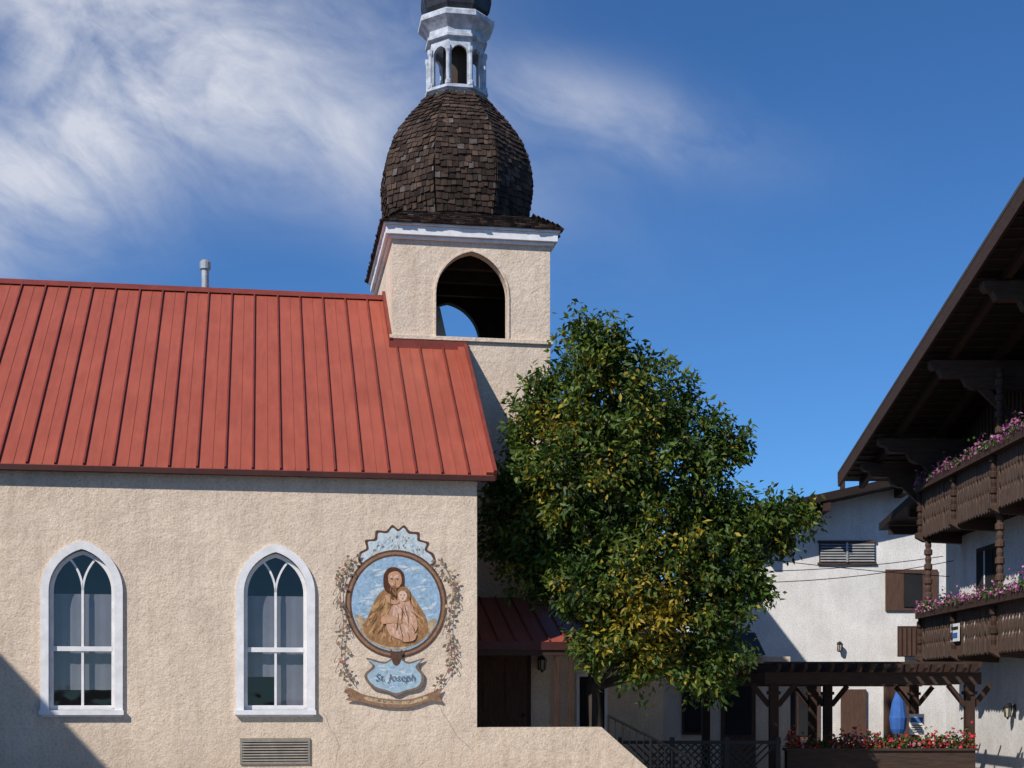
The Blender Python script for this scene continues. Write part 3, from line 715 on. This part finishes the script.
def flowers(name,xa,xb,ya,yb,z,n,pal,sz=.05,hz=.10):
    pos=np.stack([rng.uniform(xa,xb,n),rng.uniform(ya,yb,n),z+np.abs(rng.normal(size=n))*hz],1)
    ph=np.sin(pos[:,1]*3.1+pos[:,0]*4)+np.sin(pos[:,1]*7.3+1)*.6+np.sin(pos[:,0]*5+pos[:,1]*1.3)*.5
    pos[:,2]+=(pos[:,2]-z)*(.45*ph)-.02
    g=rng.random(n)<.55-.12*ph; col=np.array(pal)[rng.integers(0,len(pal),n)]*rng.uniform(.7,1.2,size=(n,1)); col[g]=np.array([.05,.11,.02])*rng.uniform(.6,1.4,size=(g.sum(),1))
    d=rng.normal(size=(n,3)); d/=np.linalg.norm(d,axis=1)[:,None]
    return leafmesh(name,pos,col,d,sz,sz*.8,'flower')
pk=[(.50,.14,.34),(.60,.24,.46),(.36,.08,.24)]
flowers('petunia_flowers',8.55,8.84,12,32.0,6.29,7000,pk,.065,.085)
flowers('petunia_flowers',8.55,8.84,12,32.0,3.59,7000,pk,.065,.085)
for z in (6.13,3.43):
    mb=MB(['woodh']); mb.box(8.60,8.65,12,32.0,z,z+.18); mb.box(8.651,8.765,12,32.0,z,z+.03); mb.obj('flower_box')
wall_lantern((9.59,28.6,1.5),-math.pi/2)
# ------------------------------------------------------------ WHITE BUILDING
WB=empty('white_plaster_house')
def zw(x): return 6.62+.22*(x-6.2) if x<13 else 6.62+.22*6.8-.22*(x-13)
mb=MB(['stucco_w','wood','dark','grey','door','glass','white'])
mb.prism([(5.9,0),(20,0),(20,zw(20)),(13,zw(13)),(5.9,zw(5.9))],'y',42,54,0)
mb.box(8.6,10.15,41.94,41.998,5.55,6.1,2)
mb.box(8.55,10.2,41.93,41.998,6.1,6.16,4); mb.box(8.55,10.2,41.93,41.998,5.49,5.55,4)
for k in range(7): mb.add([(8.62,41.90,5.57+k*.075),(10.13,41.90,5.57+k*.075),(10.13,41.938,5.62+k*.075),(8.62,41.938,5.62+k*.075)],[(0,1,2,3)],3)
mb.box(9.33,9.39,41.88,41.899,5.55,6.1,3)
mb.box(10.45,11.9,41.93,41.998,4.2,5.35,4); mb.box(10.95,11.45,41.90,41.929,4.3,5.25,2)
mb.box(10.7,12.0,41.6,41.65,2.9,3.75,1)
for k in range(10): mb.box(10.72+k*.13,10.80+k*.13,41.57,41.599,2.92,3.7,4)
mb.box(5.95,6.6,41.93,41.998,.4,2.4,1); mb.box(6.05,6.5,41.90,41.929,.5,2.3,2)
mb.box(7.3,8.6,41.93,41.998,.6,2.2,4); mb.box(7.4,7.9,41.90,41.929,.7,2.1,2); mb.box(8.0,8.5,41.90,41.929,.7,2.1,2)
mb.box(10.4,11.3,41.93,41.998,0,2.4,4)
mb.box(9.2,9.9,41.90,41.998,.7,2.0,4)
mb.obj('wall',WB)
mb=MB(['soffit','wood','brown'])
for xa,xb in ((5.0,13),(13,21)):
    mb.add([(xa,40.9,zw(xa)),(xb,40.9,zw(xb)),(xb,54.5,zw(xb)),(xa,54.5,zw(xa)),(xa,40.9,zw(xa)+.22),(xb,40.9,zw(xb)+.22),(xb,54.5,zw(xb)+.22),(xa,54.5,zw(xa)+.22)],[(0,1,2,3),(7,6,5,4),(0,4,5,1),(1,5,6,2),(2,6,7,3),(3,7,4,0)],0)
for x in (6.6,8.6,10.8,13): mb.box(x-.1,x+.1,40.95,42,zw(x)-.28,zw(x)-.01,1)
mb.box(9.42,9.55,43,43.1,7.5,8.1,1)
mb.obj('roof',WB)
wall_lantern((9.15,41.99,3.2),0)
mb=MB(['siding','brown','dark','wood'])  # house added behind the tree to cast the diagonal shadow on the white wall
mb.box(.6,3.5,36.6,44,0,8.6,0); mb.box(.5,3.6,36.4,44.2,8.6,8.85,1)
for z in (1,4,6.7):
    for x in (1.2,2.4): mb.box(x-.05,x+.85,36.55,36.598,z-.05,z+1.35,3); mb.box(x,x+.8,36.52,36.549,z,z+1.3,2)
mb.obj('shadow_caster_house')
mb=MB(['stucco','brown','door','dark','wood'])
mb.box(3.3,6.4,34.5,36.4,0,2.7,0); mb.prism([(34.0,2.72),(36.9,2.72),(35.5,3.3)],'x',3.1,5.75,1)
mb.box(3.9,4.4,34.46,34.498,.9,2.2,2);mb.box(3.96,4.34,34.43,34.459,.96,2.14,3)
mb.box(4.8,5.6,34.46,34.498,0.1,2.3,2);mb.box(4.9,5.5,34.43,34.459,.9,2.2,3)
mb.obj('small_shop')
mb=MB(['black'])
def cable(p,q,sag,r=.010):
    pts=[Vector(p).lerp(Vector(q),t/12)-Vector((0,0,sag*4*(t/12)*(1-t/12))) for t in range(13)]; mb.tube(pts,[r]*13,5)
cable((2.0,34.3,4.8),(10.2,35.5,5.1),.25); cable((2.0,34.3,4.6),(10.3,35,4.95),.35); cable((3.4,37,5.6),(10.35,35.3,4.6),.1)
mb.obj('power_cable')
# ------------------------------------------------------------ PERGOLA
mb=MB(['woodx','woodh','wood'])
mb.box(4.55,8.45,27.0,27.12,1.98,2.2,0); mb.box(3.7,8.45,30.9,31.02,1.98,2.2,0); mb.box(4.1,8.45,28.95,29.07,1.98,2.2,0)
x=3.75
while x<8.4:
    y0=26.45 if x>4.5 else 28.4
    j=random.uniform(-.02,.02)
    mb.prism([(y0+j,2.27),(y0+j,2.34),(31.5,2.34),(31.5,2.26),(31.35,2.203),(y0+.18,2.203)],'x',x,x+.06,1); x+=.235
for y in (26.8,28,29.3,30.5): mb.box(3.9 if y>28.5 else 4.5,8.4,y,y+.05,2.342,2.385,0)
for x,y in ((4.72,27.06),(6.1,29.0),(8.25,27.06),(4.0,30.96),(6.2,30.96),(8.3,30.96)):
    mb.box(x-.08,x+.08,y-.08,y+.08,0,1.978,2)
    mb.box(x-.11,x+.11,y-.11,y+.11,0,.25,2); mb.box(x-.11,x+.11,y-.11,y+.11,1.80,1.86,2)
    for s in (-1,1): mb.beam((x+s*.08,y,1.6),(x+s*.38,y,1.97),.07,.09,2)
mb.obj('pergola')
mb=MB(['woodx'])
mb.box(4.9,8.25,26.7,27.0-.02,.45,.80); mb.box(4.86,8.29,26.66,26.978,.80,.84)
for x in (5.0,6.5,8.1): mb.box(x-.08,x+.08,26.72,26.95,0,.45)
mb.obj('flower_planter')
flowers('geranium_flowers',4.9,8.25,26.7,26.95,.86,3000,[(.58,.03,.03),(.55,.12,.12),(.55,.3,.35),(.45,.03,.05)],.075,.09)
mb=MB(['black'])
mb.box(1.9,4.7,26.2,26.26,.93,.99); mb.box(1.9,4.7,26.2,26.26,.1,.16)
x=1.5
while x<4.7:
    for s in (1,-1):
        xa_,xb_=(x,x+.8) if s>0 else (x+.8,x)
        p=Vector((xa_,26.23+.012*s,.15)); q=Vector((xb_,26.23+.012*s,.94))
        if min(xa_,xb_)>1.85 and max(xa_,xb_)<4.75: mb.beam(p,q,.012,.03)
    x+=.13
for x in (1.9,2.8,3.75,4.65): mb.box(x-.04,x+.04,26.19,26.27,0,1.05)
mb.obj('lattice_fence')
mb=MB(['blue','wood','white']); 
mb.lathe([(.03,0),(.03,1.2)],8,8.6,33.4,0,1)
pr=[(.12,.95),(.17,1.05),(.20,1.3),(.14,1.65),(.03,1.95)]
mb.lathe(pr,12,8.6,33.4,0,0)
mb.obj('folded_parasol')
mb=MB(['white','black','blue']); mb.box(8.0,8.3,30.2,30.23,1.0,1.42); mb.box(8.03,8.27,30.185,30.199,1.25,1.35,2)
for k in range(4): mb.box(8.04,8.26,30.19,30.199,1.05+k*.045,1.065+k*.045,1)
mb.box(8.13,8.17,30.231,30.27,0,1.45,1)
mb.obj('notice_sign')
mb=MB(['stucco','wood','dark','brown'])
mb.box(-19,-12.0,-9,-.3,0,7.65,0); mb.box(-19.1,-11.98,-9.1,-.2,7.65,7.87,3)
for z in (1,4.4):
    for y in (-7.5,-5,-2.5): mb.box(-11.999,-11.95,y-.5,y+.5,z,z+1.6,1); mb.box(-11.949,-11.93,y-.4,y+.4,z+.1,z+1.5,2)
o=mb.obj('corner_building'); o.location=(-.537,23,0); o.rotation_euler=(0,0,A)
# ------------------------------------------------------------ GROUND
mb=MB(['asph']); mb.add([(-1500,-1500,0),(1500,-1500,0),(1500,1500,0),(-1500,1500,0)],[(0,1,2,3)]); mb.obj('ground')
mb=MB(['conc']); mb.box(-30,9.5,17.5,60,-.05,.12); mb.obj('sidewalk')
mb=MB(['white'])
x=-30
while x<9: mb.box(x,x+2,9.95,10.07,-.01,.004); x+=5
mb.obj('road_marking')
# ------------------------------------------------------------ LIGHT / SKY
el=math.radians(40); az=math.radians(40)
to=Vector((-math.sin(az)*math.cos(el),-math.cos(az)*math.cos(el),math.sin(el)))
sun=bpy.data.lights.new('sun','SUN'); sun.energy=4.7; sun.angle=math.radians(.5); sun.color=(1,.935,.85)
so=bpy.data.objects.new('sun',sun); COL.objects.link(so); so.rotation_euler=to.to_track_quat('Z','Y').to_euler()
W=bpy.data.worlds.new('World'); S.world=W; W.use_nodes=True; nt=W.node_tree
bg=nt.nodes['Background']; sky=nt.nodes.new('ShaderNodeTexSky'); sky.sky_type='NISHITA'; sky.sun_disc=False
sky.sun_elevation=el; sky.sun_rotation=math.pi+az; sky.altitude=1500; sky.air_density=1.0; sky.dust_density=.3; sky.ozone_density=2.5
bg.inputs[1].default_value=.1
tc=nt.nodes.new('ShaderNodeTexCoord'); sp=nt.nodes.new('ShaderNodeSeparateXYZ'); nt.links.new(tc.outputs['Generated'],sp.inputs[0])
def mth(op,a,b=None,c=None,clamp=False):
    n=nt.nodes.new('ShaderNodeMath'); n.operation=op; n.use_clamp=clamp
    for i,v in enumerate((a,b,c)):
        if v is None: continue
        if isinstance(v,(int,float)): n.inputs[i].default_value=v
        else: nt.links.new(v,n.inputs[i])
    return n.outputs[0]
az_=mth('ARCTAN2',sp.outputs[0],sp.outputs[1]); el_=mth('ARCSINE',sp.outputs[2])
def blob(cx,cy,rx,ry,rot,amp):
    c,s=math.cos(rot),math.sin(rot)
    x=mth('SUBTRACT',az_,cx); y=mth('SUBTRACT',el_,cy)
    u=mth('DIVIDE',mth('ADD',mth('MULTIPLY',x,c),mth('MULTIPLY',y,s)),rx)
    v=mth('DIVIDE',mth('ADD',mth('MULTIPLY',x,-s),mth('MULTIPLY',y,c)),ry)
    d=mth('ADD',mth('MULTIPLY',u,u),mth('MULTIPLY',v,v))
    return mth('MULTIPLY',mth('EXPONENT',mth('MULTIPLY',d,-1)),amp)
cv=nt.nodes.new('ShaderNodeCombineXYZ'); nt.links.new(az_,cv.inputs[0]); nt.links.new(el_,cv.inputs[1])
def noise(scale,rot,sx,sy,det=7,rough=.6,dist=.6):
    mp=nt.nodes.new('ShaderNodeMapping'); mp.vector_type='TEXTURE'; mp.inputs['Rotation'].default_value=(0,0,rot); mp.inputs['Scale'].default_value=(sx,sy,1)
    nt.links.new(cv.outputs[0],mp.inputs[0]); n=nt.nodes.new('ShaderNodeTexNoise'); n.inputs['Scale'].default_value=scale; n.inputs['Detail'].default_value=det; n.inputs['Roughness'].default_value=rough; n.inputs['Distortion'].default_value=dist
    nt.links.new(mp.outputs[0],n.inputs['Vector']); return n.outputs[0]
mask=blob(-.31,.325,.13,.048,.38,1.6)
for b_ in (blob(-.19,.385,.17,.045,-.30,1.3),blob(.05,.375,.10,.024,-.25,.75),blob(-.19,.44,.13,.035,0,.5),blob(-.33,.41,.06,.04,0,.5),blob(-1.2,.5,.5,.2,.1,.7),blob(2.8,.4,.5,.15,0,.6)):
    mask=mth('ADD',mask,b_)
n1=noise(8,-.4,1.0,.6,6,.55,.8); n2=noise(26,-.45,1.0,.5,5,.65,1.5)
dn=mth('ADD',mth('MULTIPLY',n1,1.9),mth('MULTIPLY',n2,.34))
dens=mth('MULTIPLY',mask,mth('SUBTRACT',dn,.60),clamp=True)
dens=mth('MULTIPLY',dens,.92,clamp=True)
tint=nt.nodes.new('ShaderNodeMix'); tint.data_type='RGBA'; tint.blend_type='MULTIPLY'; tint.inputs[0].default_value=1; nt.links.new(sky.outputs[0],tint.inputs[6]); tint.inputs[7].default_value=(.41,.76,1.12,1)
mx=nt.nodes.new('ShaderNodeMix'); mx.data_type='RGBA'; nt.links.new(dens,mx.inputs[0]); nt.links.new(tint.outputs[2],mx.inputs[6]); mx.inputs[7].default_value=(6.7,7.0,7.9,1)
nt.links.new(mx.outputs[2],bg.inputs[0])
# ------------------------------------------------------------ CAMERA
cam=bpy.data.cameras.new('camera'); co=bpy.data.objects.new('camera',cam); COL.objects.link(co)
co.location=(0,0,1.7); co.rotation_euler=(math.pi/2,0,0); cam.sensor_width=36; cam.lens=1500/1024*36; cam.shift_y=316/1024; cam.clip_end=4000
S.camera=co
